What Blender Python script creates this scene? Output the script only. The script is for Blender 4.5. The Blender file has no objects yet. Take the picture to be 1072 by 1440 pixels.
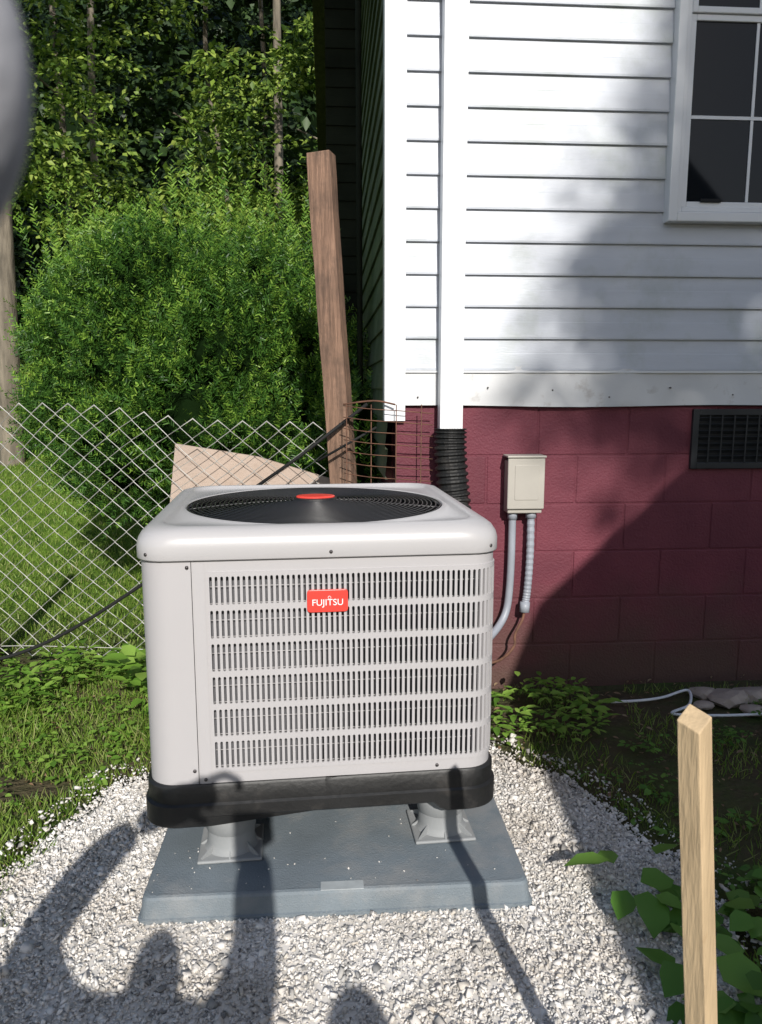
import bpy, bmesh, math, random
import numpy as np
from mathutils import Vector, Matrix
rng=np.random.default_rng(7); random.seed(7)
S=bpy.context.scene
COL=S.collection

# ------------------------------------------------------------------ materials
def newmat(name):
    m=bpy.data.materials.new(name); m.use_nodes=True
    nt=m.node_tree; b=nt.nodes['Principled BSDF']; return m,nt,b
def ramp(nt,stops):
    r=nt.nodes.new('ShaderNodeValToRGB'); e=r.color_ramp.elements
    while len(e)<len(stops): e.new(0.5)
    for i,(p,c) in enumerate(stops):
        e[i].position=p; e[i].color=(c[0],c[1],c[2],1)
    return r
def mat(name,c,rough=0.6,var=0.12,scale=6,bump=0.0,bscale=80,metal=0.0,spec=0.5,stretch=None,dirt=None,dirtscale=2.0,dirtamt=(0.5,0.8)):
    m,nt,b=newmat(name); L=nt.links
    tc=nt.nodes.new('ShaderNodeTexCoord'); mp=nt.nodes.new('ShaderNodeMapping')
    L.new(tc.outputs['Object'],mp.inputs[0])
    if stretch: mp.inputs['Scale'].default_value=stretch
    n=nt.nodes.new('ShaderNodeTexNoise'); n.inputs['Scale'].default_value=scale; n.inputs['Detail'].default_value=6
    L.new(mp.outputs[0],n.inputs['Vector'])
    lo=[max(0,x*(1-var)) for x in c]; hi=[min(1,x*(1+var)) for x in c]
    r=ramp(nt,[(0.3,lo),(0.7,hi)]); L.new(n.outputs['Fac'],r.inputs[0])
    out=r.outputs[0]
    if dirt:
        n2=nt.nodes.new('ShaderNodeTexNoise'); n2.inputs['Scale'].default_value=dirtscale; n2.inputs['Detail'].default_value=8; n2.inputs['Roughness'].default_value=0.65
        L.new(tc.outputs['Object'],n2.inputs['Vector'])
        r2=ramp(nt,[(dirtamt[0],(0,0,0)),(dirtamt[1],(1,1,1))]); L.new(n2.outputs['Fac'],r2.inputs[0])
        mx=nt.nodes.new('ShaderNodeMixRGB'); L.new(r2.outputs[0],mx.inputs[0]); L.new(out,mx.inputs[1]); mx.inputs[2].default_value=(*dirt,1)
        out=mx.outputs[0]
    L.new(out,b.inputs['Base Color'])
    b.inputs['Roughness'].default_value=rough; b.inputs['Metallic'].default_value=metal
    b.inputs['Specular IOR Level'].default_value=spec
    if bump>0:
        n3=nt.nodes.new('ShaderNodeTexNoise'); n3.inputs['Scale'].default_value=bscale; n3.inputs['Detail'].default_value=5
        L.new(mp.outputs[0],n3.inputs['Vector'])
        bp=nt.nodes.new('ShaderNodeBump'); bp.inputs['Strength'].default_value=bump; bp.inputs['Distance'].default_value=0.01
        L.new(n3.outputs['Fac'],bp.inputs['Height']); L.new(bp.outputs[0],b.inputs['Normal'])
    return m
def leafmat(name,cols,trans=0.3,rough=0.5,spec=0.3):
    m,nt,b=newmat(name); L=nt.links
    g=nt.nodes.new('ShaderNodeNewGeometry')
    st=[(i/(len(cols)-1),c) for i,c in enumerate(cols)]
    r=ramp(nt,st); L.new(g.outputs['Random Per Island'],r.inputs[0])
    L.new(r.outputs[0],b.inputs['Base Color']); b.inputs['Roughness'].default_value=rough
    b.inputs['Specular IOR Level'].default_value=spec
    if trans>0:
        t=nt.nodes.new('ShaderNodeBsdfTranslucent'); L.new(r.outputs[0],t.inputs['Color'])
        mx=nt.nodes.new('ShaderNodeMixShader'); mx.inputs[0].default_value=trans
        L.new(b.outputs[0],mx.inputs[1]); L.new(t.outputs[0],mx.inputs[2])
        L.new(mx.outputs[0],nt.nodes['Material Output'].inputs[0])
    return m
def barkmat(name,c):
    return mat(name,c,0.9,0.45,5,0.9,14,stretch=(3,3,0.6))

M={}
M['unit']=mat('unit_paint',(0.435,0.420,0.425),0.42,0.02,3,0.04,400)
M['cap']=mat('cap_paint',(0.44,0.428,0.43),0.35,0.02,3,0.03,400)
M['black']=mat('black_plastic',(0.012,0.012,0.012),0.5,0.35,7,0.15,60,dirt=(0.05,0.045,0.04),dirtscale=9,dirtamt=(0.55,0.8))
M['blackgloss']=mat('black_wire',(0.008,0.008,0.008),0.28,0.1,5)
M['coil']=mat('coil_fins',(0.14,0.14,0.15),0.5,0.3,2,0.0,metal=0.3,stretch=(300,300,1))
M['dark']=mat('dark_void',(0.006,0.006,0.006),0.8,0.1,4)
M['redbadge']=mat('badge_red',(0.72,0.06,0.045),0.35,0.03,4)
M['white']=mat('white_letter',(0.85,0.85,0.85),0.4,0.02,4)
M['screw']=mat('screw_steel',(0.10,0.09,0.09),0.4,0.3,50,metal=0.6)
M['riser']=mat('riser_plastic',(0.27,0.28,0.285),0.6,0.08,9,0.05,200,spec=.3)
M['pad']=mat('pad_plastic',(0.160,0.190,0.212),0.62,0.14,7,0.35,260,dirt=(0.28,0.28,0.275),dirtscale=6,dirtamt=(0.50,0.82))
M['label']=mat('label_paper',(0.36,0.39,0.4),0.5,0.1,40)
M['siding']=mat('vinyl_siding',(0.50,0.525,0.575),0.45,0.06,2.5,0.08,30,stretch=(1,1,6),dirt=(0.29,0.33,0.28),dirtscale=2.3,dirtamt=(0.50,0.80))
M['sidingside']=mat('vinyl_siding_shaded',(0.15,0.17,0.12),0.6,0.25,2.5,0.1,30,dirt=(0.04,0.06,0.025),dirtscale=1.6,dirtamt=(0.35,0.7))  # darker siding copy: left wall's shade painted in, with green blotches
M['wing']=mat('wing_shade_dark',(0.018,0.022,0.014),0.85,0.3,4,0.1,30,spec=.1)  # near-black colour stands in for the shade on the rear wing
M['trim']=mat('white_trim',(0.74,0.75,0.765),0.4,0.03,3,0.03,30)
M['flash']=mat('white_flashing',(0.60,0.605,0.61),0.45,0.08,3,0.2,10,dirt=(0.24,0.19,0.15),dirtscale=8,dirtamt=(0.57,0.80))
M['vent']=mat('vent_black',(0.02,0.022,0.025),0.45,0.2,9)
M['ebox']=mat('box_beige',(0.40,0.375,0.33),0.5,0.05,6,dirt=(0.22,0.2,0.17),dirtscale=14,dirtamt=(0.6,0.85))
M['conduit']=mat('conduit_grey',(0.30,0.32,0.36),0.45,0.08,12)
M['newwood']=mat('pine_wood',(0.54,0.40,0.24),0.7,0.20,7,0.25,30,stretch=(6,6,0.7),dirt=(0.38,0.23,0.11),dirtscale=9,dirtamt=(0.62,0.8))
M['oldwood']=mat('weathered_wood',(0.24,0.145,0.098),0.85,0.45,9,0.8,34,stretch=(9,9,0.5),dirt=(0.09,0.06,0.045),dirtscale=6,dirtamt=(0.45,0.75))
M['board']=mat('board_tan',(0.42,0.33,0.27),0.85,0.14,5,0.4,60,dirt=(0.25,0.18,0.13),dirtscale=5,dirtamt=(0.5,0.85))
M['galv']=mat('galvanised_wire',(0.50,0.49,0.46),0.5,0.25,20,metal=0.15)
M['rust']=mat('rusty_wire',(0.13,0.06,0.035),0.8,0.4,20)
M['shedw']=mat('shed_paint',(0.16,0.13,0.10),0.8,0.15,5,0.3,20)
M['shingle']=mat('shingles',(0.08,0.075,0.07),0.9,0.3,20,0.5,50)
M['bark']=barkmat('bark_grey',(0.17,0.145,0.11))
M['cloth']=mat('cloth_blue',(0.06,0.08,0.14),0.9,0.15,30)
M['skin']=mat('skin',(0.45,0.26,0.19),0.55,0.06,20)
M['hair']=mat('hair',(0.04,0.025,0.015),0.6,0.3,60)
M['glove']=mat('glove_grey',(0.38,0.38,0.41),0.7,0.06,30,0.1,150)
M['rock']=mat('fieldstone',(0.38,0.31,0.26),0.85,0.2,12,0.6,30)

def glassmat():
    m,nt,b=newmat('window_glass'); 
    b.inputs['Base Color'].default_value=(0.008,0.010,0.013,1); b.inputs['Roughness'].default_value=0.04
    b.inputs['Specular IOR Level'].default_value=0.22
    tc=nt.nodes.new('ShaderNodeTexCoord'); n=nt.nodes.new('ShaderNodeTexNoise'); n.inputs['Scale'].default_value=5
    nt.links.new(tc.outputs['Object'],n.inputs['Vector'])
    bp=nt.nodes.new('ShaderNodeBump'); bp.inputs['Strength'].default_value=0.12; nt.links.new(n.outputs['Fac'],bp.inputs['Height']); nt.links.new(bp.outputs[0],b.inputs['Normal'])
    return m
M['glass']=glassmat()

def blockmat():
    m,nt,b=newmat('maroon_block_paint'); L=nt.links
    tc=nt.nodes.new('ShaderNodeTexCoord')
    n=nt.nodes.new('ShaderNodeTexNoise'); n.inputs['Scale'].default_value=4; n.inputs['Detail'].default_value=8
    L.new(tc.outputs['Object'],n.inputs['Vector'])
    r=ramp(nt,[(0.3,(0.118,0.021,0.036)),(0.7,(0.165,0.033,0.050))]); L.new(n.outputs['Fac'],r.inputs[0])
    g=nt.nodes.new('ShaderNodeNewGeometry')
    mxr=nt.nodes.new('ShaderNodeMixRGB'); mxr.blend_type='MULTIPLY'; mxr.inputs[0].default_value=1
    rr=ramp(nt,[(0,(0.84,0.84,0.84)),(1,(1.06,1.05,1.05))]); L.new(g.outputs['Random Per Island'],rr.inputs[0])
    L.new(r.outputs[0],mxr.inputs[1]); L.new(rr.outputs[0],mxr.inputs[2])
    sx=nt.nodes.new('ShaderNodeSeparateXYZ'); L.new(tc.outputs['Object'],sx.inputs[0])
    n2=nt.nodes.new('ShaderNodeTexNoise'); n2.inputs['Scale'].default_value=5; n2.inputs['Detail'].default_value=6; L.new(tc.outputs['Object'],n2.inputs['Vector'])
    md=nt.nodes.new('ShaderNodeMath'); md.operation='MULTIPLY_ADD'; md.inputs[1].default_value=0.5; L.new(n2.outputs['Fac'],md.inputs[0]); L.new(sx.outputs['Z'],md.inputs[2])
    r2=ramp(nt,[(0.30,(0.9,0.9,0.9)),(0.75,(0,0,0))]); L.new(md.outputs[0],r2.inputs[0])
    mx=nt.nodes.new('ShaderNodeMixRGB'); L.new(r2.outputs[0],mx.inputs[0]); L.new(mxr.outputs[0],mx.inputs[1]); mx.inputs[2].default_value=(0.085,0.048,0.036,1)
    L.new(mx.outputs[0],b.inputs['Base Color']); b.inputs['Roughness'].default_value=0.7
    n3=nt.nodes.new('ShaderNodeTexNoise'); n3.inputs['Scale'].default_value=110; n3.inputs['Detail'].default_value=6; L.new(tc.outputs['Object'],n3.inputs['Vector'])
    bp=nt.nodes.new('ShaderNodeBump'); bp.inputs['Strength'].default_value=0.4; bp.inputs['Distance'].default_value=0.01
    L.new(n3.outputs['Fac'],bp.inputs['Height']); L.new(bp.outputs[0],b.inputs['Normal'])
    return m
M['block']=blockmat()

def groundmat():
    m,nt,b=newmat('ground_soil_grass'); L=nt.links
    tc=nt.nodes.new('ShaderNodeTexCoord')
    n=nt.nodes.new('ShaderNodeTexNoise'); n.inputs['Scale'].default_value=1.6; n.inputs['Detail'].default_value=9; n.inputs['Roughness'].default_value=0.7
    L.new(tc.outputs['Object'],n.inputs['Vector'])
    r=ramp(nt,[(0.38,(0.10,0.072,0.05)),(0.5,(0.08,0.07,0.038)),(0.62,(0.06,0.09,0.026))]); L.new(n.outputs['Fac'],r.inputs[0])
    sx=nt.nodes.new('ShaderNodeSeparateXYZ'); L.new(tc.outputs['Object'],sx.inputs[0])
    mr=nt.nodes.new('ShaderNodeMapRange'); mr.inputs[1].default_value=3.6; mr.inputs[2].default_value=4.6; L.new(sx.outputs['Y'],mr.inputs[0])
    n4=nt.nodes.new('ShaderNodeTexNoise'); n4.inputs['Scale'].default_value=5; n4.inputs['Detail'].default_value=9; L.new(tc.outputs['Object'],n4.inputs['Vector'])
    r4=ramp(nt,[(0.35,(0.06,0.12,0.018)),(0.65,(0.15,0.24,0.035))]); L.new(n4.outputs['Fac'],r4.inputs[0])
    mx=nt.nodes.new('ShaderNodeMixRGB'); L.new(mr.outputs[0],mx.inputs[0]); L.new(r.outputs[0],mx.inputs[1]); L.new(r4.outputs[0],mx.inputs[2])
    L.new(mx.outputs[0],b.inputs['Base Color']); b.inputs['Roughness'].default_value=0.95; b.inputs['Specular IOR Level'].default_value=0.1
    n3=nt.nodes.new('ShaderNodeTexNoise'); n3.inputs['Scale'].default_value=40; n3.inputs['Detail'].default_value=8; L.new(tc.outputs['Object'],n3.inputs['Vector'])
    bp=nt.nodes.new('ShaderNodeBump'); bp.inputs['Strength'].default_value=0.8; bp.inputs['Distance'].default_value=0.03
    L.new(n3.outputs['Fac'],bp.inputs['Height']); L.new(bp.outputs[0],b.inputs['Normal'])
    return m
def gravelmat(name,cols,island=True):
    m,nt,b=newmat(name); L=nt.links
    tc=nt.nodes.new('ShaderNodeTexCoord')
    if island:
        g=nt.nodes.new('ShaderNodeNewGeometry'); src=g.outputs['Random Per Island']
    else:
        v=nt.nodes.new('ShaderNodeTexVoronoi'); v.inputs['Scale'].default_value=110; L.new(tc.outputs['Object'],v.inputs['Vector'])
        sp=nt.nodes.new('ShaderNodeSeparateColor'); L.new(v.outputs['Color'],sp.inputs[0]); src=sp.outputs[0]
    r=ramp(nt,[(i/(len(cols)-1),c) for i,c in enumerate(cols)]); L.new(src,r.inputs[0])
    n=nt.nodes.new('ShaderNodeTexNoise'); n.inputs['Scale'].default_value=3; n.inputs['Detail'].default_value=5; L.new(tc.outputs['Object'],n.inputs['Vector'])
    rr=ramp(nt,[(0.35,(0.84,0.81,0.77)),(0.6,(1.08,1.08,1.08))]); L.new(n.outputs['Fac'],rr.inputs[0])
    mx=nt.nodes.new('ShaderNodeMixRGB'); mx.blend_type='MULTIPLY'; mx.inputs[0].default_value=1
    L.new(r.outputs[0],mx.inputs[1]); L.new(rr.outputs[0],mx.inputs[2]); L.new(mx.outputs[0],b.inputs['Base Color'])
    b.inputs['Roughness'].default_value=0.9; b.inputs['Specular IOR Level'].default_value=0.2
    return m
M['ground']=groundmat()
M['stone']=gravelmat('gravel_stones',[(0.20,0.20,0.20),(0.54,0.52,0.49),(0.66,0.635,0.60),(0.73,0.705,0.675),(0.80,0.775,0.74),(0.70,0.675,0.65),(0.60,0.555,0.49)])
M['gravelbase']=gravelmat('gravel_fines',[(0.56,0.54,0.50),(0.66,0.635,0.60),(0.72,0.69,0.655)],False)
M['yew']=leafmat('yew_needles',[(0.022,0.062,0.012),(0.035,0.095,0.016),(0.055,0.14,0.022),(0.085,0.185,0.03)],0.15,0.45,0.3)
M['yewtip']=leafmat('yew_new_growth',[(0.06,0.14,0.018),(0.11,0.23,0.028),(0.19,0.34,0.045),(0.27,0.42,0.07)],0.25,0.45,0.3)
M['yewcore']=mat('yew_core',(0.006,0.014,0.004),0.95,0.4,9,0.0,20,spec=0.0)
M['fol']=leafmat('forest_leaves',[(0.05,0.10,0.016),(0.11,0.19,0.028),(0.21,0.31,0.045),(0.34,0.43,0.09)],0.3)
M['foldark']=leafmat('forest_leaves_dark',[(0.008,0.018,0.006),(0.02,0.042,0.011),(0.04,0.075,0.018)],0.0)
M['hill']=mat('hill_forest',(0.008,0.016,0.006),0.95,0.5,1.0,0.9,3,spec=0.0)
M['grass']=leafmat('grass_blades',[(0.08,0.16,0.02),(0.15,0.26,0.03),(0.24,0.35,0.06),(0.31,0.32,0.13)],0.3)
M['weed']=leafmat('weed_leaves',[(0.10,0.22,0.028),(0.18,0.33,0.045),(0.28,0.43,0.08)],0.3)
M['weeddark']=leafmat('vine_leaves',[(0.06,0.15,0.022),(0.09,0.21,0.032),(0.15,0.29,0.05)],0.25)
M['litter']=leafmat('dead_leaves',[(0.13,0.08,0.045),(0.22,0.14,0.08),(0.32,0.23,0.14)],0.1)

# ------------------------------------------------------------------ helpers
def empty(name,loc=(0,0,0),rotz=0):
    o=bpy.data.objects.new(name,None); COL.objects.link(o); o.location=loc; o.rotation_euler=(0,0,rotz); return o
def obj(name,verts,faces,m,parent=None,smooth=False,bevel=0,seg=2):
    me=bpy.data.meshes.new(name); me.from_pydata([tuple(v) for v in verts],[],[tuple(f) for f in faces]); me.update()
    if m: me.materials.append(m)
    if smooth: me.polygons.foreach_set('use_smooth',[True]*len(me.polygons))
    o=bpy.data.objects.new(name,me); COL.objects.link(o)
    if parent: o.parent=parent
    if bevel>0:
        b=o.modifiers.new('b','BEVEL'); b.width=bevel; b.segments=seg; b.limit_method='ANGLE'
    return o
def boxes(name,lst,m,parent=None,bevel=0,seg=2,jit=0):
    V=[];F=[]
    for it in lst:
        c,s=it[0],it[1]; R=it[2] if len(it)>2 else None
        i=len(V)
        for dx,dy,dz in ((-1,-1,-1),(1,-1,-1),(1,1,-1),(-1,1,-1),(-1,-1,1),(1,-1,1),(1,1,1),(-1,1,1)):
            p=Vector((dx*s[0]/2,dy*s[1]/2,dz*s[2]/2))
            if jit: p+=Vector((random.uniform(-jit,jit),random.uniform(-jit,jit),random.uniform(-jit,jit)))
            if R: p=R@p
            V.append(p+Vector(c))
        for f in ((0,3,2,1),(4,5,6,7),(0,1,5,4),(1,2,6,5),(2,3,7,6),(3,0,4,7)): F.append([i+k for k in f])
    return obj(name,V,F,m,parent,bevel=bevel,seg=seg)
def bx(x0,x1,y0,y1,z0,z1): return ((( x0+x1)/2,(y0+y1)/2,(z0+z1)/2),(x1-x0,y1-y0,z1-z0))
def tubes(name,paths,m,parent=None,n=6,closed=False,smooth=True,caps=True):
    V=[];F=[]
    for pts,rad in paths:
        pts=[Vector(p) for p in pts]; K=len(pts); base=len(V)
        up=None
        for i,p in enumerate(pts):
            if closed: t=(pts[(i+1)%K]-pts[i-1])
            else: t=pts[min(i+1,K-1)]-pts[max(i-1,0)]
            t.normalize()
            if up is None:
                up=Vector((0,0,1)) if abs(t.z)<0.9 else Vector((1,0,0))
            a=t.cross(up)
            if a.length<1e-5: a=t.cross(Vector((0,1,0)))
            a.normalize(); b=a.cross(t).normalized(); up=b
            r=rad[i] if hasattr(rad,'__len__') else rad
            for k in range(n):
                an=2*math.pi*k/n; V.append(p+a*math.cos(an)*r+b*math.sin(an)*r)
        rng_=K if closed else K-1
        for i in range(rng_):
            j=(i+1)%K
            for k in range(n):
                F.append([base+i*n+k,base+i*n+(k+1)%n,base+j*n+(k+1)%n,base+j*n+k])
        if not closed and caps:
            F.append([base+k for k in range(n)][::-1]); F.append([base+(K-1)*n+k for k in range(n)])
    return obj(name,V,F,m,parent,smooth=smooth)
def smoothpath(pts,n=8):
    P=[Vector(p) for p in pts]; out=[]
    for i in range(len(P)-1):
        p0=P[max(i-1,0)];p1=P[i];p2=P[i+1];p3=P[min(i+2,len(P)-1)]
        for k in range(n):
            t=k/n
            out.append(0.5*((2*p1)+(-p0+p2)*t+(2*p0-5*p1+4*p2-p3)*t*t+(-p0+3*p1-3*p2+p3)*t**3))
    out.append(P[-1]); return out
def scatter(name,tv,tf,pos,A,m,parent=None,smooth=False):
    tv=np.array(tv,float); N=len(pos)
    if tv.ndim==2: V=np.einsum('nij,kj->nki',A,tv)+pos[:,None,:]
    else: V=np.einsum('nij,nkj->nki',A,tv)+pos[:,None,:]; 
    K=V.shape[1]
    V=V.reshape(-1,3)
    me=bpy.data.meshes.new(name)
    me.vertices.add(len(V)); me.vertices.foreach_set('co',V.astype(np.float32).ravel())
    sizes=np.array([len(f) for f in tf]); flat=np.concatenate([np.array(f) for f in tf])
    loops=(flat[None,:]+(np.arange(N)*K)[:,None]).ravel()
    st=np.concatenate([[0],np.cumsum(sizes)[:-1]]); tot=sizes.sum()
    starts=(st[None,:]+(np.arange(N)*tot)[:,None]).ravel()
    me.loops.add(len(loops)); me.loops.foreach_set('vertex_index',loops.astype(np.int32))
    me.polygons.add(len(starts)); me.polygons.foreach_set('loop_start',starts.astype(np.int32))
    me.update(calc_edges=True); me.validate()
    me.materials.append(m)
    if smooth: me.polygons.foreach_set('use_smooth',np.ones(len(me.polygons),bool))
    o=bpy.data.objects.new(name,me); COL.objects.link(o)
    if parent: o.parent=parent
    return o
def norm(a): return a/np.maximum(np.linalg.norm(a,axis=-1,keepdims=True),1e-9)
def frames(d,n,L,W):
    d=norm(d); x=norm(np.cross(d,n)); z=np.cross(x,d)
    L=np.broadcast_to(np.asarray(L,float),(len(d),)); W=np.broadcast_to(np.asarray(W,float),(len(d),))
    return np.stack([x*W[:,None],d*L[:,None],z*L[:,None]],axis=2)
OV_V=[(0,0,0),(-.42,.3,.05),(-.36,.65,.03),(0,1,-.12),(.36,.65,.03),(.42,.3,.05),(0,.3,-.03),(0,.65,-.05)]
OV_F=[(0,6,1),(6,7,2,1),(7,3,2),(0,5,6),(6,5,4,7),(7,4,3)]
RH_V=[(0,0,0),(.5,.45,.06),(0,1,-.05),(-.5,.45,.06)]; RH_F=[(0,1,2),(0,2,3)]
ND_V=[(-.5,0,0),(.5,0,0),(.35,.75,0),(0,1,0),(-.35,.75,0)]; ND_F=[(0,1,2,3,4)]
BL_V=[(-.5,0,0),(.5,0,0),(.38,.55,.06),(-.38,.55,.06),(0,1,.3)]; BL_F=[(0,1,2,3),(3,2,4)]

def hgt(x,y):
    y=np.asarray(y,float); t=np.clip(y-4.5,0,None)
    return np.where(t<2,0.0425*t*t,0.17+0.17*(t-2))*np.where(t>13,0,1)+np.where(t>13,2.04+np.clip(t-13,0,60)*0.09,0)
def vnoise(x,y,z,f,seed=0):
    r=np.random.default_rng(seed); s=0
    for i in range(5):
        k=r.normal(size=3)*f; ph=r.uniform(0,6.28); s=s+np.sin(k[0]*x+k[1]*y+k[2]*z+ph)
    return s/2.2

# ------------------------------------------------------------------ ground
xs=np.concatenate([np.linspace(-150,-10,12),np.linspace(-9,9,50),np.linspace(10,150,12)])
ys=np.concatenate([np.linspace(-150,-6,10),np.linspace(-5,20,90),np.linspace(22,160,14)])
X,Y=np.meshgrid(xs,ys); Z=hgt(X,Y)+0.012*vnoise(X,Y,0*X,2.5,3)*(np.abs(X)<12)-0.012
V=np.stack([X,Y,Z],-1).reshape(-1,3); nx=len(xs)
F=[(j*nx+i,j*nx+i+1,(j+1)*nx+i+1,(j+1)*nx+i) for j in range(len(ys)-1) for i in range(nx-1)]
obj('ground',V,F,M['ground'],smooth=True)

# gravel bed
GC=(-0.09,1.75)
def gr_r(a):
    rx,ry=0.95,1.12
    r=1/np.sqrt((np.cos(a)/rx)**2+(np.sin(a)/ry)**2)
    return r*(1+0.025*np.sin(5*a+1)+0.02*np.sin(11*a)+0.012*np.sin(23*a+2))
def in_gravel(x,y,f=1.0):
    dx=x-GC[0];dy=y-GC[1]; return np.hypot(dx,dy)<gr_r(np.arctan2(dy,dx))*f
gravel=empty('gravel_bed')
NA=140; V=[(GC[0],GC[1],0.016)];F=[]
for i in range(NA):
    a=2*math.pi*i/NA; r=float(gr_r(a))
    V.append((GC[0]+r*.96*math.cos(a),GC[1]+r*.96*math.sin(a),0.014))
for i in range(NA):
    V.append((GC[0]+float(gr_r(2*math.pi*i/NA))*1.03*math.cos(2*math.pi*i/NA),GC[1]+float(gr_r(2*math.pi*i/NA))*1.03*math.sin(2*math.pi*i/NA),-0.03))
for i in range(NA):
    j=(i+1)%NA; F.append((0,1+i,1+j)); F.append((1+i,1+NA+i,1+NA+j,1+j))
obj('fines',V,F,M['gravelbase'],gravel)
cube=np.array([(-1,-1,-1),(1,-1,-1),(1,1,-1),(-1,1,-1),(-1,-1,1),(1,-1,1),(1,1,1),(-1,1,1)],float)
cf=[(0,3,2,1),(4,5,6,7),(0,1,5,4),(1,2,6,5),(2,3,7,6),(3,0,4,7)]
N=110000
px=rng.uniform(-1.2,1.1,N);py=rng.uniform(0.9,3.0,N)
k=in_gravel(px,py,1.0)|(in_gravel(px,py,1.12)&(rng.random(N)<0.12)); px=px[k];py=py[k];n=len(px)
sz=np.clip(rng.lognormal(-5.80,0.48,n),0.0014,0.014)
pz=0.016+sz*0.12+rng.uniform(0,0.002,n)
npd=45; ang_=math.radians(4); lx=rng.uniform(-.47,.47,npd); ly=-.47+np.abs(rng.normal(0,.12,npd))
px=np.concatenate([px,-0.150+lx*math.cos(ang_)-ly*math.sin(ang_)]); py=np.concatenate([py,2.265+lx*math.sin(ang_)+ly*math.cos(ang_)])
sz=np.concatenate([sz,rng.uniform(.0008,.0028,npd)]); pz=np.concatenate([pz,np.full(npd,.0812)]); n=len(px)
tv=cube[None]*rng.uniform(0.45,1.0,(n,8,3))
q=norm(rng.normal(size=(n,3))+np.array([0,0,1.1])); q2=norm(rng.normal(size=(n,3))); x=norm(np.cross(q,q2)); y=np.cross(q,x)
A=np.stack([x*(sz*1.25)[:,None],y*(sz*0.95)[:,None],q*(sz*0.45)[:,None]],2)
scatter('stones',tv,cf,np.stack([px,py,pz],1),A,M['stone'],gravel)

# ------------------------------------------------------------------ grass & weeds
def grass(name,x0,x1,y0,y1,N,h,w,m,cond=None):
    x=rng.uniform(x0,x1,N);y=rng.uniform(y0,y1,N)
    k=np.ones(N,bool) if cond is None else cond(x,y)
    x=x[k];y=y[k];n=len(x)
    d=norm(np.stack([rng.normal(0,.45,n),rng.normal(0,.45,n),np.ones(n)],1)); nn=norm(rng.normal(size=(n,3))*[1,1,.2])
    hh=rng.uniform(.45,1,n)*h
    return scatter(name,BL_V,BL_F,np.stack([x,y,hgt(x,y)-0.004],1),frames(d,nn,hh,w),m)
def clump(x,y,f,s,th): return vnoise(x,y,0*x,f,s)>th
grass('lawn_grass',-7,-0.1,3.75,9.5,75000,0.055,0.006,M['grass'])
grass('grass',-3.4,-0.45,1.2,3.75,60000,0.05,0.004,M['grass'],lambda x,y:(~in_gravel(x,y,1.0+0.05*vnoise(x,y,0*x,14,4)))&(clump(x,y,5,5,-.5)))
grass('grass',-3.0,-0.55,2.7,3.7,5000,0.13,0.005,M['grass'],lambda x,y:(~in_gravel(x,y,1.05))&(clump(x,y,6,25,.2)))
grass('grass',0.3,2.8,1.2,3.3,14000,0.055,0.0035,M['grass'],lambda x,y:(~in_gravel(x,y,1.02))&clump(x,y,6,8,-.1))
def weeds(name,cx,cy,L,W,m,nl=(5,9),lift=0.5,hz=0.0):
    P=[];D=[];Nn=[];LL=[]
    for a,b in zip(cx,cy):
        k=random.randint(*nl); s=random.uniform(.45,1.2); h0=random.uniform(0,hz)
        a0=random.uniform(0,6.28)
        for i in range(k):
            an=a0+i*2.4; up=random.uniform(.1,1.0)*lift
            d=np.array([math.cos(an),math.sin(an),up]); st=random.uniform(.1,.8)*L*s
            P.append([a+d[0]*st,b+d[1]*st,0.006+h0+up*st+random.uniform(0,.012)+float(hgt(a,b))]); 
            D.append([d[0],d[1],up*.5-random.uniform(0,.35)]); Nn.append([random.uniform(-.4,.4),random.uniform(-.4,.4),1]); LL.append(L*s*random.uniform(.6,1.1))
    P=np.array(P);D=np.array(D);Nn=np.array(Nn);LL=np.array(LL)
    return scatter(name,OV_V,OV_F,P,frames(D,Nn,LL,LL*W),m,smooth=True)
def pts(x0,x1,y0,y1,N,cond):
    x=rng.uniform(x0,x1,N);y=rng.uniform(y0,y1,N);k=cond(x,y);return x[k],y[k]
a,b=pts(-2.6,-0.5,1.6,3.7,650,lambda x,y:(~in_gravel(x,y,1.04))&clump(x,y,4,11,-.1)); weeds('weed_patch',a,b,0.034,0.7,M['weed'],hz=.03)
a,b=pts(-1.75,-0.5,2.95,3.5,170,lambda x,y:(~in_gravel(x,y,1.06))&clump(x,y,5,12,-.3)); weeds('weed_patch',a,b,0.08,0.5,M['weed'],hz=.11,lift=1.0)
a,b=pts(-1.0,-0.55,3.0,3.3,22,lambda x,y:x<5); weeds('weed_patch',a,b,0.12,0.7,M['weed'],hz=.22,lift=1.0)
a,b=pts(0.3,2.6,1.5,3.3,460,lambda x,y:(~in_gravel(x,y,1.03))&clump(x,y,4,13,0.1)); weeds('weed_patch',a,b,0.032,0.7,M['weeddark'],hz=.03)
a,b=pts(0.35,0.9,2.75,3.2,60,lambda x,y:(~in_gravel(x,y,1.05))); weeds('weed_patch',a,b,0.06,0.5,M['weed'],hz=.07,lift=.9)
a,b=pts(0.60,1.3,1.0,1.85,75,lambda x,y:x>0.64+0.05*np.sin(y*9)); weeds('vine_patch',a,b,0.105,0.85,M['weeddark'],nl=(3,6),hz=.07)
a,b=pts(-3,2.6,1.4,3.7,2200,lambda x,y:~in_gravel(x,y,1.0)); weeds('leaf_litter',a,b,0.028,0.5,M['litter'],nl=(1,2),lift=.1)

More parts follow.
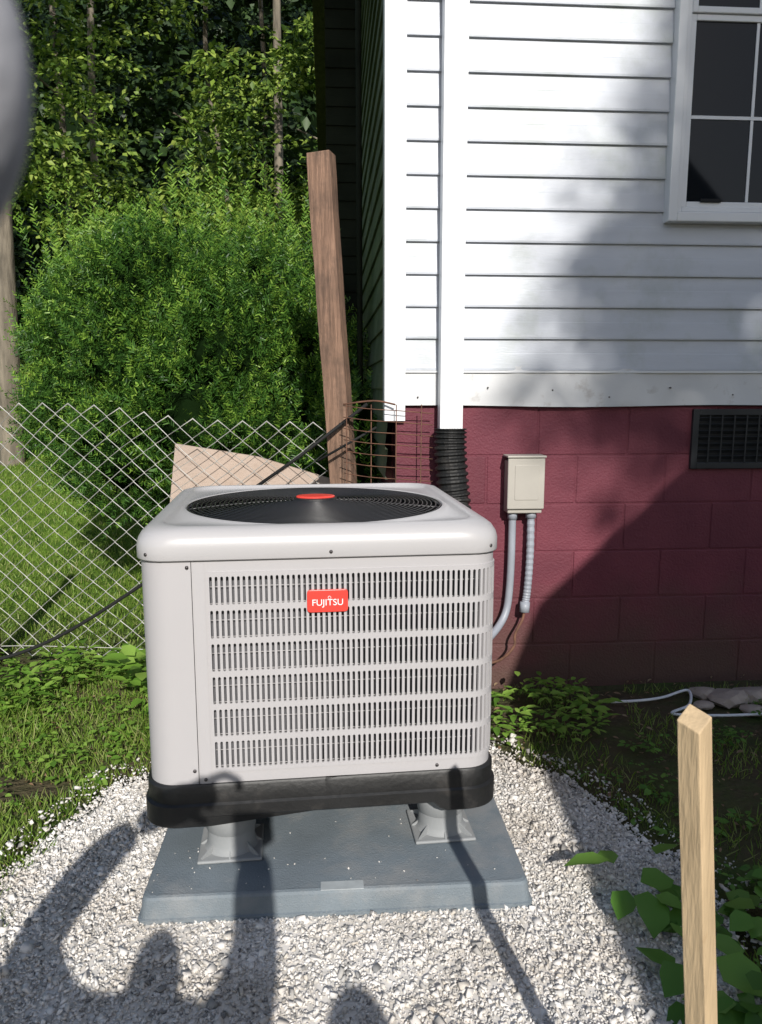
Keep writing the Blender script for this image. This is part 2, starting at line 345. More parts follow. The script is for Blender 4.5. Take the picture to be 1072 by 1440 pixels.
# ------------------------------------------------------------------ condenser unit
ac=empty('air_conditioner_condenser',(-0.203,2.365,0),math.radians(7))
HW=0.46; RC=0.075
def PR(s,off=0.0,hw=HW,rc=RC):
    r=rc+off; flat=hw-rc; arc=math.pi/2*rc; side=2*flat+arc
    s=(s+flat)%(4*side); k=int(s//side); t=s-k*side
    if t<=2*flat: p=Vector((-flat+t,-(hw+off))) 
    else:
        an=(t-2*flat)/rc; p=Vector((flat+r*math.sin(an),-flat-r*math.cos(an)))
    c,s_=[(1,0),(0,1),(-1,0),(0,-1)][k]
    return Vector((p.x*c-p.y*s_,p.x*s_+p.y*c))
PER=4*(2*(HW-RC)+math.pi/2*RC)
Z0,Z1=0.31,0.915; GZ0,GZ1=0.352,0.877
def wallpatch(V,F,s0,s1,zs,off=0.0,step=0.012):
    n=max(1,int(math.ceil((s1-s0)/step))); b=len(V)
    for i in range(n+1):
        p=PR(s0+(s1-s0)*i/n,off)
        for z in zs: V.append((p.x,p.y,z))
    m=len(zs)
    for i in range(n):
        for j in range(m-1): F.append((b+i*m+j,b+(i+1)*m+j,b+(i+1)*m+j+1,b+i*m+j+1))
panels=[(-0.288,1.21),(1.27,PER-0.80)]
V=[];F=[]
wallpatch(V,F,0,PER,[Z0,GZ0-.004]); wallpatch(V,F,0,PER,[GZ1+.004,Z1])
wallpatch(V,F,1.21,1.27,[GZ0-.004,GZ1+.004]); wallpatch(V,F,PER-0.80,PER-0.288,[GZ0-.004,GZ1+.004])
o=obj('casing',V,F,M['unit'],ac,smooth=True)
V=[];F=[]
rows=6; pitch=0.0137; band=0.0145
ch=(GZ1-GZ0)/rows
for (s0,s1) in panels:
    nc=int(round((s1-s0)/pitch)); pw=(s1-s0)/nc
    def vadd(s,z,off=0.0): 
        p=PR(s,off); V.append((p.x,p.y,z)); return len(V)-1
    for r in range(rows):
        za=GZ0+r*ch; zb=za+ch; 
        if r==0: za-=.004
        if r==rows-1: zb+=.004
        sa=GZ0+r*ch+band/2; sb=GZ0+(r+1)*ch-band/2
        for c in range(nc):
            l=s0+c*pw; rr=l+pw; mid=(l+rr)/2; w=pw*0.245; k=3
            BL=vadd(l,za);BR=vadd(rr,za);TL=vadd(l,zb);TR=vadd(rr,zb);BM=vadd(mid,za);TM=vadd(mid,zb)
            def arc(sign):
                ids=[]
                for i in range(k+1):
                    an=math.pi/2*i/k; ids.append(vadd(mid+sign*w*math.sin(an),sa+w-w*math.cos(an)))
                for i in range(k+1):
                    an=math.pi/2*i/k; ids.append(vadd(mid+sign*w*math.cos(an),sb-w+w*math.sin(an)))
                return ids
            Lc=arc(-1);Rc=arc(1)
            F.append([BM,]+Lc+[TM,TL,BL]); F.append([BR,TR,TM]+Rc[::-1]+[BM])
o=obj('louvre_panel',V,F,M['unit'],ac)
bm=bmesh.new(); bm.from_mesh(o.data); bmesh.ops.remove_doubles(bm,verts=bm.verts,dist=1e-5); bmesh.ops.recalc_face_normals(bm,faces=bm.faces); bm.to_mesh(o.data); bm.free()
sm=o.modifiers.new('s','SOLIDIFY'); sm.thickness=0.007; sm.offset=0
V=[];F=[]; wallpatch(V,F,0,PER,[0.33,0.9],off=-0.026,step=.02); obj('coil',V,F,M['coil'],ac,smooth=True)
V=[];F=[]
s=0
while s<PER:
    p=PR(s,-0.025);q=PR(s,-0.016); b=len(V)
    V+= [(p.x,p.y,.335),(q.x,q.y,.335),(q.x,q.y,.895),(p.x,p.y,.895)]; F.append((b,b+1,b+2,b+3)); s+=0.0052
obj('coil_fin_strips',V,F,M['coil'],ac)
P=[]
for zz in np.arange(.36,.88,.0437):
    P.append(([(*PR(s,-.011),zz) for s in np.linspace(-.29,1.2,70)],.0012))
tubes('coil_guard_wires',P,M['unit'],ac,n=4)
def seam(s,z0,z1,w=.0016,name='seam'):
    V=[];F=[]; wallpatch(V,F,s-w/2,s+w/2,[z0,z1],off=.0012,step=.001); obj(name,V,F,M['dark'],ac)
seam(-0.328,Z0+.003,Z1-.006); seam(1.24,Z0+.003,Z1-.006)
V=[];F=[]; wallpatch(V,F,-0.322,-0.296,[Z0+.004,Z1-.01],off=.0018,step=.006); obj('seam_flange',V,F,M['unit'],ac,smooth=True)
def ringpts(hw,rc,z,n=160):
    per=4*(2*(hw-rc)+math.pi/2*rc); return [(*PR(per*i/n,0,hw,rc),z) for i in range(n)]
rings=[ringpts(.452,RC,.917),ringpts(.468,.08,.912),ringpts(.469,.08,.915),ringpts(.469,.08,.945),ringpts(.466,.085,.962),ringpts(.458,.09,.976),ringpts(.445,.09,.986),ringpts(.428,.09,.991),ringpts(.415,.09,.992),ringpts(.408,.088,.990),ringpts(.402,.085,.983)]
n=160
base=ringpts(.402,.085,.984)
def circ(r,z): 
    out=[]
    for p in base:
        a=math.atan2(p[1],p[0]); out.append((r*math.cos(a),r*math.sin(a),z))
    return out
rings+= [circ(.4005,.982),circ(.396,.986),circ(.391,.984),circ(.389,.975),circ(.389,.78)]
V=[p for r in rings for p in r]; F=[]
for i in range(len(rings)-1):
    for k in range(n): F.append((i*n+k,i*n+(k+1)%n,(i+1)*n+(k+1)%n,(i+1)*n+k))
o=obj('top_cap',V,F,M['cap'],ac,smooth=True)
V=circ(.3885,.972)+circ(.3885,.76)+circ(.02,.76); F=[]
for i in range(2):
    for k in range(n): F.append((i*n+k,i*n+(k+1)%n,(i+1)*n+(k+1)%n,(i+1)*n+k))
for v in range(n): V[v]=(V[v][0]*.998,V[v][1]*.998,V[v][2]); V[n+v]=(V[n+v][0]*.998,V[n+v][1]*.998,V[n+v][2])
obj('fan_well',V,F,M['dark'],ac)
P=[]
def dome(r): return .982+.016*(1-(r/.39)**2)
r=.062
while r<.388:
    P.append(([(r*math.cos(a),r*math.sin(a),dome(r)) for a in np.linspace(0,2*math.pi,72,endpoint=False)],.0021)); r+=.0135
M['guard']=mat('fan_guard_black',(0.02,0.02,0.022),0.35,0.1,5)
tubes('fan_guard_rings',P,M['guard'],ac,n=6,closed=True)
P=[]
for i in range(16):
    a0=2*math.pi*i/16
    P.append(([(rr*math.cos(a0+ .35*rr),rr*math.sin(a0+.35*rr),dome(rr)-.004) for rr in np.linspace(.05,.392,12)],.0028))
tubes('fan_guard_ribs',P,M['guard'],ac,n=6)
V=[];F=[]
for i in range(3):
    b=len(V); K=10
    for j in range(K+1):
        rr=.06+.30*j/K
        for t in (0,.5,1):
            a=2*math.pi*i/3+.15+ (t)*(1.5-.5*j/K)+.3*j/K
            V.append((rr*math.cos(a),rr*math.sin(a),.90+.045*t))
    for j in range(K):
        for t in range(2): F.append((b+j*3+t,b+j*3+t+1,b+(j+1)*3+t+1,b+(j+1)*3+t))
M['blade']=mat('fan_blade_grey',(0.05,0.05,0.055),0.4,0.1,5)
o=obj('fan_blades',V,F,M['blade'],ac,smooth=True); o.modifiers.new('s','SOLIDIFY').thickness=.004
def disc(r,z0,z1,n=40,sx=1,sy=1):
    V=[(0,0,z1)]; 
    for rr,z in ((r*.94,z1),(r,z1-(z1-z0)*.4),(r,z0)):
        V+=[(sx*rr*math.cos(2*math.pi*k/n),sy*rr*math.sin(2*math.pi*k/n),z) for k in range(n)]
    F=[(0,1+k,1+(k+1)%n) for k in range(n)]
    for i in range(2): F+=[(1+i*n+k,1+(i+1)*n+k,1+(i+1)*n+(k+1)%n,1+i*n+(k+1)%n) for k in range(n)]
    return V,F
V,F=disc(.068,.985,1.003); obj('guard_hub',V,F,M['black'],ac)
V,F=disc(.06,1.003,1.008,sy=.62); obj('hub_badge',V,F,M['redbadge'],ac)
V,F=disc(.075,.86,.95); obj('fan_motor',V,F,M['black'],ac)
V=[];F=[]; n=200
per=4*(2*(.472-.085)+math.pi/2*.085)
def bpan(i,z,hw): p=PR(per*i/n,0,hw,.085); return (p.x,p.y,z)
def bottomz(i):
    p=PR(per*i/n,0,.472,.085); m=min(abs(p.x),abs(p.y)); t=min(1,max(0,(m-.29)/.03)); t=t*t*(3-2*t); return .228-.026*t
for fn in (lambda i:bpan(i,.318,.455),lambda i:bpan(i,.318,.466),lambda i:bpan(i,.312,.470),lambda i:bpan(i,.268,.470),lambda i:bpan(i,.263,.476),lambda i:bpan(i,bottomz(i)+.006,.476),lambda i:bpan(i,bottomz(i),.469),lambda i:bpan(i,bottomz(i)+.012,.40),lambda i:(0,0,.235)):
    V+=[fn(i) for i in range(n)]
for i in range(8):
    for k in range(n): F.append((i*n+k,(i+1)*n+k,(i+1)*n+(k+1)%n,i*n+(k+1)%n))
obj('base_pan',V,F,M['black'],ac,smooth=True).modifiers.new('e','EDGE_SPLIT').split_angle=math.radians(40)
def screw(s,z,off,r=.0045):
    p=PR(s,off);q=PR(s,off+.003); tubes('screw',[([(p.x,p.y,z),(q.x,q.y,z)],r)],M['screw'],ac,n=10)
for s,z,o_ in ((-.435,.928,.0088),(0.02,.928,.0088),(.435,.930,.0088),(-.338,.895,.0015),(-.338,.355,.0015),(-.3105,.33,.002),(.3,.332,.0005)): screw(s,z,o_)
def rrect(name,cx,cz,w,h,r,y0,y1,m,parent):
    pt=[]
    for qx,qz,a0 in ((1,1,0),(-1,1,90),(-1,-1,180),(1,-1,270)):
        for i in range(6):
            a=math.radians(a0+18*i); pt.append((cx+qx*(w/2-r)+r*math.cos(a),cz+qz*(h/2-r)+r*math.sin(a)))
    n=len(pt); V=[(x,y0,z) for x,z in pt]+[(x,y1,z) for x,z in pt]
    F=[tuple(range(n)),tuple(range(2*n-1,n-1,-1))]+[(k,n+k,n+(k+1)%n,(k+1)%n) for k in range(n)]
    return obj(name,V,F,m,parent,bevel=.0012)
rrect('badge_plate',0.010,.800,.104,.058,.008,-.471,-.461,M['redbadge'],ac)
tx=bpy.data.curves.new('badge_text','FONT'); tx.body='FUJITSU'; tx.size=.0235; tx.align_x='CENTER'; tx.align_y='CENTER'; tx.extrude=.0004
to=bpy.data.objects.new('badge_text',tx); COL.objects.link(to); to.parent=ac; to.location=(0.010,-.4716,.796); to.rotation_euler=(math.pi/2,0,0); tx.materials.append(M['white'])
tubes('badge_loop',[([(0.0148+.0035*math.cos(a),-.4718,.8095+.0035*math.sin(a)) for a in np.linspace(-1,4.6,12)],.0007)],M['white'],ac,n=5)

# risers
for (ux,uy) in ((-.258,-.365),(.335,-.345),(-.258,.30),(.335,.30)):
    rs=empty('riser_foot',(0,0,0)); rs.parent=ac; rs.location=(ux,uy,0.080)
    prof=[(.063,0.14),(.0665,.122),(.0675,.120),(.0675,.066),(.0640,.063),(.0645,.03),(.068,.016),(.074,.0105)]
    V=[];F=[];n=40
    for rr,z in prof: V+=[(rr*math.cos(2*math.pi*k/n),rr*math.sin(2*math.pi*k/n),z) for k in range(n)]
    for i in range(len(prof)-1): F+=[(i*n+k,(i+1)*n+k,(i+1)*n+(k+1)%n,i*n+(k+1)%n) for k in range(n)]
    F.append(tuple(range(n)))
    obj('pipe',V,F,M['riser'],rs,smooth=True).modifiers.new('e','EDGE_SPLIT').split_angle=math.radians(50)
    boxes('flange',[bx(-.086,.086,-.086,.086,.001,.010)],M['riser'],rs,bevel=.004)
    V=[];F=[]
    for k in range(8):
        a=math.pi/4*k; L=.083 if k%2==0 else .106; c,s_=math.cos(a),math.sin(a); t=.0020
        b=len(V)
        for sg in (-1,1):
            for rr,z in ((.06,.010),(L,.010),(L,.013),(.06,.036 if k%2 else .028)): V.append((c*rr-s_*t*sg,s_*rr+c*t*sg,z))
        F+=[(b,b+1,b+2,b+3),(b+7,b+6,b+5,b+4),(b+1,b+5,b+6,b+2),(b+2,b+6,b+7,b+3)]
    obj('gussets',V,F,M['riser'],rs)
# pad
pad=empty('equipment_pad',(-0.142,2.265,0.012),math.radians(4))
V=[];F=[]
def rr4(hw,z,r,n=6):
    o=[]
    for qx,qy,a0 in ((1,1,0),(-1,1,90),(-1,-1,180),(1,-1,270)):
        for i in range(n): a=math.radians(a0+90*i/(n-1)); o.append((qx*(hw-r)+r*math.cos(a),qy*(hw-r)+r*math.sin(a),z))
    return o
R=[rr4(.502,-.01,.02),rr4(.502,.014,.02),rr4(.497,.016,.02),rr4(.491,.060,.02),rr4(.487,.066,.02),rr4(.480,.068,.02),rr4(.472,.0675,.02)]
n=24
for r_ in R: V+=r_
for i in range(len(R)-1):
    for k in range(n): F.append((i*n+k,i*n+(k+1)%n,(i+1)*n+(k+1)%n,(i+1)*n+k))
F.append(tuple(range((len(R)-1)*n,len(R)*n)))
obj('slab',V,F,M['pad'],pad)
boxes('label',[bx(-.045,.065,-.490,-.455,.0672,.0692)],M['label'],pad,bevel=.001)

# ------------------------------------------------------------------ house
th=math.radians(4)
house=empty('house',(0.035,3.31,0),th)
SZ0,SZ1=1.417,4.6; EXP=.1305
def siding(name,org,al,out,L,z0,z1,m):
    al=Vector(al);out=Vector(out);org=Vector(org); V=[];F=[]
    z=z0
    while z<z1-.01:
        zt=min(z+EXP,z1)
        for (a,d,b,e) in ((z-.004,.004,z-.004,.016),(z-.004,.016,z+.004,.0168),(z+.004,.0168,z+EXP*.5,.0105),(z+EXP*.5,.0105,z+EXP*.52,.0095),(z+EXP*.52,.0095,zt-.004,.004)):
            i=len(V)
            for x,zz,dd in ((0,a,d),(L,a,d),(L,b,e),(0,b,e)):
                p=org+al*x+out*dd; V.append((p.x,p.y,zz))
            F.append((i,i+1,i+2,i+3))
        z=zt
    return obj(name,V,F,m,house)
HL,HD=9.0,8.0
siding('siding_front',(0.02,0,0),(1,0,0),(0,-1,0),HL,SZ0,SZ1,M['siding'])
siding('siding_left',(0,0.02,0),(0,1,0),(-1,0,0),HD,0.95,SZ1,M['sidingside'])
boxes('wall_core',[bx(.03,HL,.004,HD,1.2625,SZ1),bx(.12,HL,.12,HD-.05,0,1.262)],M['dark'],house)
boxes('corner_post',[bx(-.022,.066,-.026,-.020,1.20,SZ1),bx(-.022,-.016,-.020,.07,1.20,SZ1),bx(.060,.066,-.020,.0,1.40,SZ1)],M['trim'],house,bevel=.0015)
L=[];top=1.262;cn=0
BH=.2145; 
z=top
while z>-0.05:
    z0=z-BH
    x=0.03
    first=True
    while x<HL:
        w=.4
        if first and cn%2==0: w=.225
        first=False
        L.append(bx(x,min(x+w-.007,HL),.006,.16,z0+.0035,z-.0035)); x+=w
    y=.17; first=True
    while y<HD:
        w=.4 if cn%2==0 else .2 if first else .4
        first=False
        L.append(bx(.025,.16,y,y+w-.007,z0+.0035,z-.0035)); y+=w
    z=z0; cn+=1
boxes('foundation_blocks',L,M['block'],house,bevel=.004,seg=2,jit=.001)
boxes('foundation_mortar',[bx(.034,HL-.01,.0095,.2,-.1,1.261),bx(.030,.2,.011,HD-.01,-.1,1.261)],M['block'],house)
V=[];F=[];nxx=220;nz=6
for i in range(nxx+1):
    x=.03+ (HL-.03)*(i/nxx)**1.6
    for j in range(nz+1):
        t=j/nz; z=1.262+ (SZ0+.012-1.262)*t
        wv=(math.sin(x*6.3)+.6*math.sin(x*15+1)+.3*math.sin(x*37))*.0045*(1-t)
        cr=0.008*math.exp(-((x-1.02)/.05)**2)*math.sin(t*9)+.006*math.exp(-((x-.55)/.03)**2)*math.sin(t*5)
        V.append((x,-.012-.007*(1-t)+wv-abs(cr),z+(.004*math.sin(x*5+.6)if j==0 else 0)))
for i in range(nxx):
    for j in range(nz): a=i*(nz+1)+j; F.append((a,a+nz+1,a+nz+2,a+1))
obj('metal_flashing',V,F,M['flash'],house,smooth=True)
tubes('flashing_nails',[([(x,-.008,z),(x,-.0225,z)],.0035) for x,z in ((.12,1.30),(.42,1.34),(.70,1.33),(.95,1.30),(1.22,1.34),(1.5,1.31))],M['screw'],house,n=8)
boxes('starter_strip',[bx(.06,HL,-.022,-.004,SZ0-.014,SZ0-.006)],M['trim'],house)
# window
wx0,wx1,wz0=1.150,2.10,2.02; wz1=3.56
def frame(x0,x1,z0,z1,w,y0,y1): 
    return [bx(x0,x0+w,y0,y1,z0,z1),bx(x1-w,x1,y0,y1,z0,z1),bx(x0+w,x1-w,y0,y1,z0,z0+w),bx(x0+w,x1-w,y0,y1,z1-w,z1)]
boxes('window_casing',frame(wx0,wx1,wz0,wz1,.038,-.062,0.0),M['trim'],house,bevel=.004)
boxes('window_frame',frame(wx0+.040,wx1-.040,wz0+.040,wz1-.040,.018,-.050,-.002),M['trim'],house,bevel=.003)
mz=2.80
boxes('window_sash',frame(wx0+.060,wx1-.060,wz0+.060,mz+.02,.024,-.036,-.018)+frame(wx0+.060,wx1-.060,mz+.022,wz1-.060,.024,-.045,-.027),M['trim'],house,bevel=.003)
gl=[bx(wx0+.08,wx1-.08,-.026,-.021,wz0+.08,mz+.01),bx(wx0+.08,wx1-.08,-.035,-.030,mz+.03,wz1-.08)]
boxes('window_glass',gl,M['glass'],house)
gw=(wx1-wx0-.17)
mu=[]
for k in (1,2): 
    xx=wx0+.085+gw*k/3; mu+= [bx(xx-.006,xx+.006,-.0305,-.0264,wz0+.086,mz-.005),bx(xx-.006,xx+.006,-.0395,-.0354,mz+.047,wz1-.086)]
mu+= [bx(wx0+.086,wx1-.086,-.0312,-.0264,2.427,2.440),bx(wx0+.086,wx1-.086,-.0402,-.0354,3.15,3.163)]
boxes('window_muntins',mu,M['trim'],house)
boxes('window_latch',[bx(1.29,1.38,-.046,-.0365,wz0+.080,wz0+.094)],M['dark'],house,bevel=.003)
V=[(-.35,-.35,SZ1-.02),(HL+.35,-.35,SZ1-.02),(HL+.35,HD+.35,SZ1-.02),(-.35,HD+.35,SZ1-.02),(-.35,HD/2,SZ1+2.2),(HL+.35,HD/2,SZ1+2.2)]
obj('roof',V,[(0,1,5,4),(2,3,4,5),(0,4,3),(1,2,5),(0,3,2,1)],M['shingle'],house)
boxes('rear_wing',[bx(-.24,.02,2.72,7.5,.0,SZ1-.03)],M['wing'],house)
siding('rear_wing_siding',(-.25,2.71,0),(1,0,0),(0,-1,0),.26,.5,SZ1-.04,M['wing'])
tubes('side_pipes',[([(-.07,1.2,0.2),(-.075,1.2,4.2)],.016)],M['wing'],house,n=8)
lc=[bx(.205,.248,-.095,-.020,1.15,SZ1-.05),bx(.2485,.302,-.088,-.020,1.15,SZ1-.05)]
lc+= [bx(.256+i*.012,.262+i*.012,-.0915,-.087,1.151,SZ1-.06) for i in range(4)]
boxes('line_set_cover',lc,M['trim'],house,bevel=.002)
path=smoothpath([(.253,-.072,1.17),(.253,-.075,1.08),(.262,-.085,.95),(.27,-.11,.82),(.24,-.25,.66),(.15,-.38,.56)],18)
rad=[.070 if (i%4)<2 else .060 for i in range(len(path))]
tubes('corrugated_pipe',[(path,rad)],M['black'],house,n=24,smooth=False)
eb=empty('electrical_disconnect_box'); eb.parent=house
boxes('enclosure',[bx(.505,.655,-.075,.004,.805,1.03)],M['ebox'],eb,bevel=.005)
boxes('cover',[bx(.500,.660,-.088,-.076,.825,1.045)],M['ebox'],eb,bevel=.004)
boxes('hood',[bx(.496,.664,-.096,.0,1.046,1.055)],M['ebox'],eb,bevel=.003)
rrect('cover_panel',.583,.94,.105,.15,.006,-.0905,-.087,M['ebox'],eb)
tubes('conduit_pipe',[(smoothpath([(.535,-.04,.81),(.535,-.04,.60),(.53,-.04,.45),(.515,-.05,.36),(.47,-.09,.30),(.38,-.2,.26)],8),.0165)],M['conduit'],eb,n=14)
tubes('flexible_conduit',[(smoothpath([(.617,-.04,.81),(.617,-.045,.62),(.61,-.045,.46),(.60,-.05,.39)],14),[.0175 if i%2 else .0155 for i in range(43)])],M['conduit'],eb,n=14,smooth=False)
tubes('conduit_couplings',[([(.535,-.04,.812),(.535,-.04,.775)],.021),([(.617,-.04,.812),(.617,-.04,.78)],.023),([(.60,-.05,.405),(.597,-.055,.36)],.022)],M['conduit'],eb,n=14)
tubes('loose_cable',[(smoothpath([(.597,-.055,.365),(.585,-.07,.33),(.55,-.09,.27),(.54,-.11,.22),(.47,-.16,.18),(.36,-.2,.17)],8),.006)],M['rust'],eb,n=8)
vt=empty('foundation_vent'); vt.parent=house
boxes('frame',frame(1.335,1.76,.985,1.248,.028,-.012,.008),M['vent'],vt,bevel=.003)
boxes('back',[bx(1.36,1.74,-.001,.0055,1.0,1.235)],M['dark'],vt)
Lz=[]
for i in range(7):
    zc=1.035+i*.028
    Lz.append(((1.548,-.006,zc),(.366,.003,.021),Matrix.Rotation(math.radians(40),3,'X')))
boxes('louvres',Lz,M['vent'],vt)
boxes('mullions',[bx(x-.003,x+.003,-.0145,-.0118,1.012,1.222) for x in np.linspace(1.41,1.69,6)],M['vent'],vt)

# ------------------------------------------------------------------ fence, post, boards
fence=empty('chain_link_fence')
def fy(x): return 3.62-0.03*(x+1.87)
x0f,x1f=-4.6,-0.12
dw,dh=.112,.098
ncol=int((x1f-x0f)/dw); nrow=12.5
def fpt(u,w):
    x=x0f+u*dw; z=.03+w*dh
    sag=.05*math.sin((x-.2)*2.1)*math.exp(-((x+.6)/1.3)**2)- .04*max(0,(x+1.2))*.9
    z=z+(sag*(z/1.25))+.006*math.sin(x*7+z*4)
    return Vector((x+.006*math.sin(z*9+x*4),fy(x)+.03*math.sin(x*3.1+z*2.5)+.015*math.sin(x*9),z))
P=[]
for c in range(ncol*2):
    sg=1 if c%2==0 else -1
    pa=[]
    for r in range(int(nrow*2)+1):
        off=sg*(.25 if r%2 else -.25)
        pa.append(fpt(c*.5+off*1.06,r*.5))
    P.append((pa,.0027))
tubes('mesh_wires',P,M['galv'],fence,n=4,smooth=False,caps=False)
P=[([fpt(u,nrow*f)+Vector((0,.006,0)) for u in np.linspace(0,ncol,60)],.0022) for f in (.04,)]
tubes('tension_wires',P,M['galv'],fence,n=5)
tubes('fence_stakes',[([(-1.92,3.66,-.1),(-1.885,3.63,1.03)],.035),([(-4.5,3.75,-.1),(-4.5,3.75,1.3)],.03)],M['oldwood'],fence,n=8)
tubes('brace_rods',[([(-.62,3.42,.86),(-.36,3.42,1.04),(-.06,3.42,1.27)],.0085),([(-.28,3.40,1.02),(-.02,3.36,1.17)],.006),(smoothpath([(-2.6,3.40,-.01),(-1.9,3.42,.07),(-1.5,3.42,.20),(-1.02,3.40,.50)],6),.009)],M['dark'],fence,n=6)

wp=empty('wooden_fence_post')
def tilted(name,p0,p1,w,d,m,parent,rot=0,bevel=.004,nseg=10,wob=.003,topcut=0.0):
    p0=Vector(p0);p1=Vector(p1);t=(p1-p0).normalized(); a=Vector((math.cos(rot),math.sin(rot),0)); a=(a-t*a.dot(t)).normalized(); b=t.cross(a)
    V=[];F=[]
    for i in range(nseg+1):
        c=p0.lerp(p1,i/nseg)+a*random.uniform(-wob,wob)+b*random.uniform(-wob,wob)
        for sx,sy in ((-1,-1),(1,-1),(1,1),(-1,1)):
            q=c+a*sx*w/2+b*sy*d/2
            if i==nseg: q+=t*(topcut*(sx*.5)+topcut*.4*sy)
            V.append(q)
    for i in range(nseg):
        for k in range(4): F.append((i*4+k,i*4+(k+1)%4,(i+1)*4+(k+1)%4,(i+1)*4+k))
    F.append((3,2,1,0)); F.append(tuple(range(nseg*4,nseg*4+4)))
    return obj(name,V,F,m,parent,bevel=bevel)
tilted('timber',(-.11,3.50,-.1),(-.258,3.50,2.33),.105,.09,M['oldwood'],wp,rot=math.radians(-14))
bd=empty('leaning_board')
V=[(-1.14,3.74,0),(-.12,3.70,0),(-.16,3.86,.86),(-.62,3.86,1.0),(-1.03,3.86,1.065)]
V2=[(v[0],v[1]+.02,v[2]) for v in V]
obj('panel',V+V2,[(0,1,2,3,4),(9,8,7,6,5),(0,5,6,1),(1,6,7,2),(2,7,8,3),(3,8,9,4),(4,9,5,0)],M['board'],bd)
wf=empty('rusty_wire_panel')
P=[]
for i in range(9):
    z=.86+i*.048; P.append((smoothpath([(-.16,3.31,z+.02),(-.05,3.26,z+.008),(.08,3.25,z),(.22,3.27,z-.012)],4),.002))
for i in range(4):
    x=-.15+i*.105; P.append(([(x,3.30-.05*min(1,i/2),.2),(x+.004,3.29-.05*min(1,i/2),1.27)],.0022))
P.append((smoothpath([(-.16,3.3,1.27),(-.03,3.27,1.285),(.06,3.25,1.27)],5),.004))
tubes('wires',P,M['rust'],wf,n=5)
st=empty('wooden_stake')
tilted('timber',(.469,.897,-.05),(.386,.897,.931),.030,.030,M['newwood'],st,rot=math.radians(38),bevel=.0015,wob=.0006,topcut=.012)

rk=empty('rock_pile')
for i,(x,y,s) in enumerate(((1.50,3.15,.06),(1.42,3.22,.045),(1.62,3.2,.055),(1.36,3.1,.03),(1.55,3.05,.035))):
    bm=bmesh.new(); bmesh.ops.create_icosphere(bm,subdivisions=2,radius=s)
    for v in bm.verts: v.co=Vector((v.co.x*1.5,v.co.y*1.1,v.co.z*.6))*(1+.25*math.sin(v.co.x*60+i)*math.cos(v.co.y*50+i))
    me=bpy.data.meshes.new('stone_%d'%(i+1)); bm.to_mesh(me); bm.free(); me.materials.append(M['rock'])
    o=bpy.data.objects.new('stone_%d'%(i+1),me); COL.objects.link(o); o.parent=rk; o.location=(x,y,s*.3)
tubes('white_cable',[(smoothpath([(.98,3.12,.015),(1.1,3.1,.03),(1.22,3.16,.02),(1.34,3.2,.035),(1.30,3.08,.02),(1.2,3.0,.015),(1.38,2.97,.02),(1.6,3.0,.015)],8),.006)],M['trim'],None,n=8)

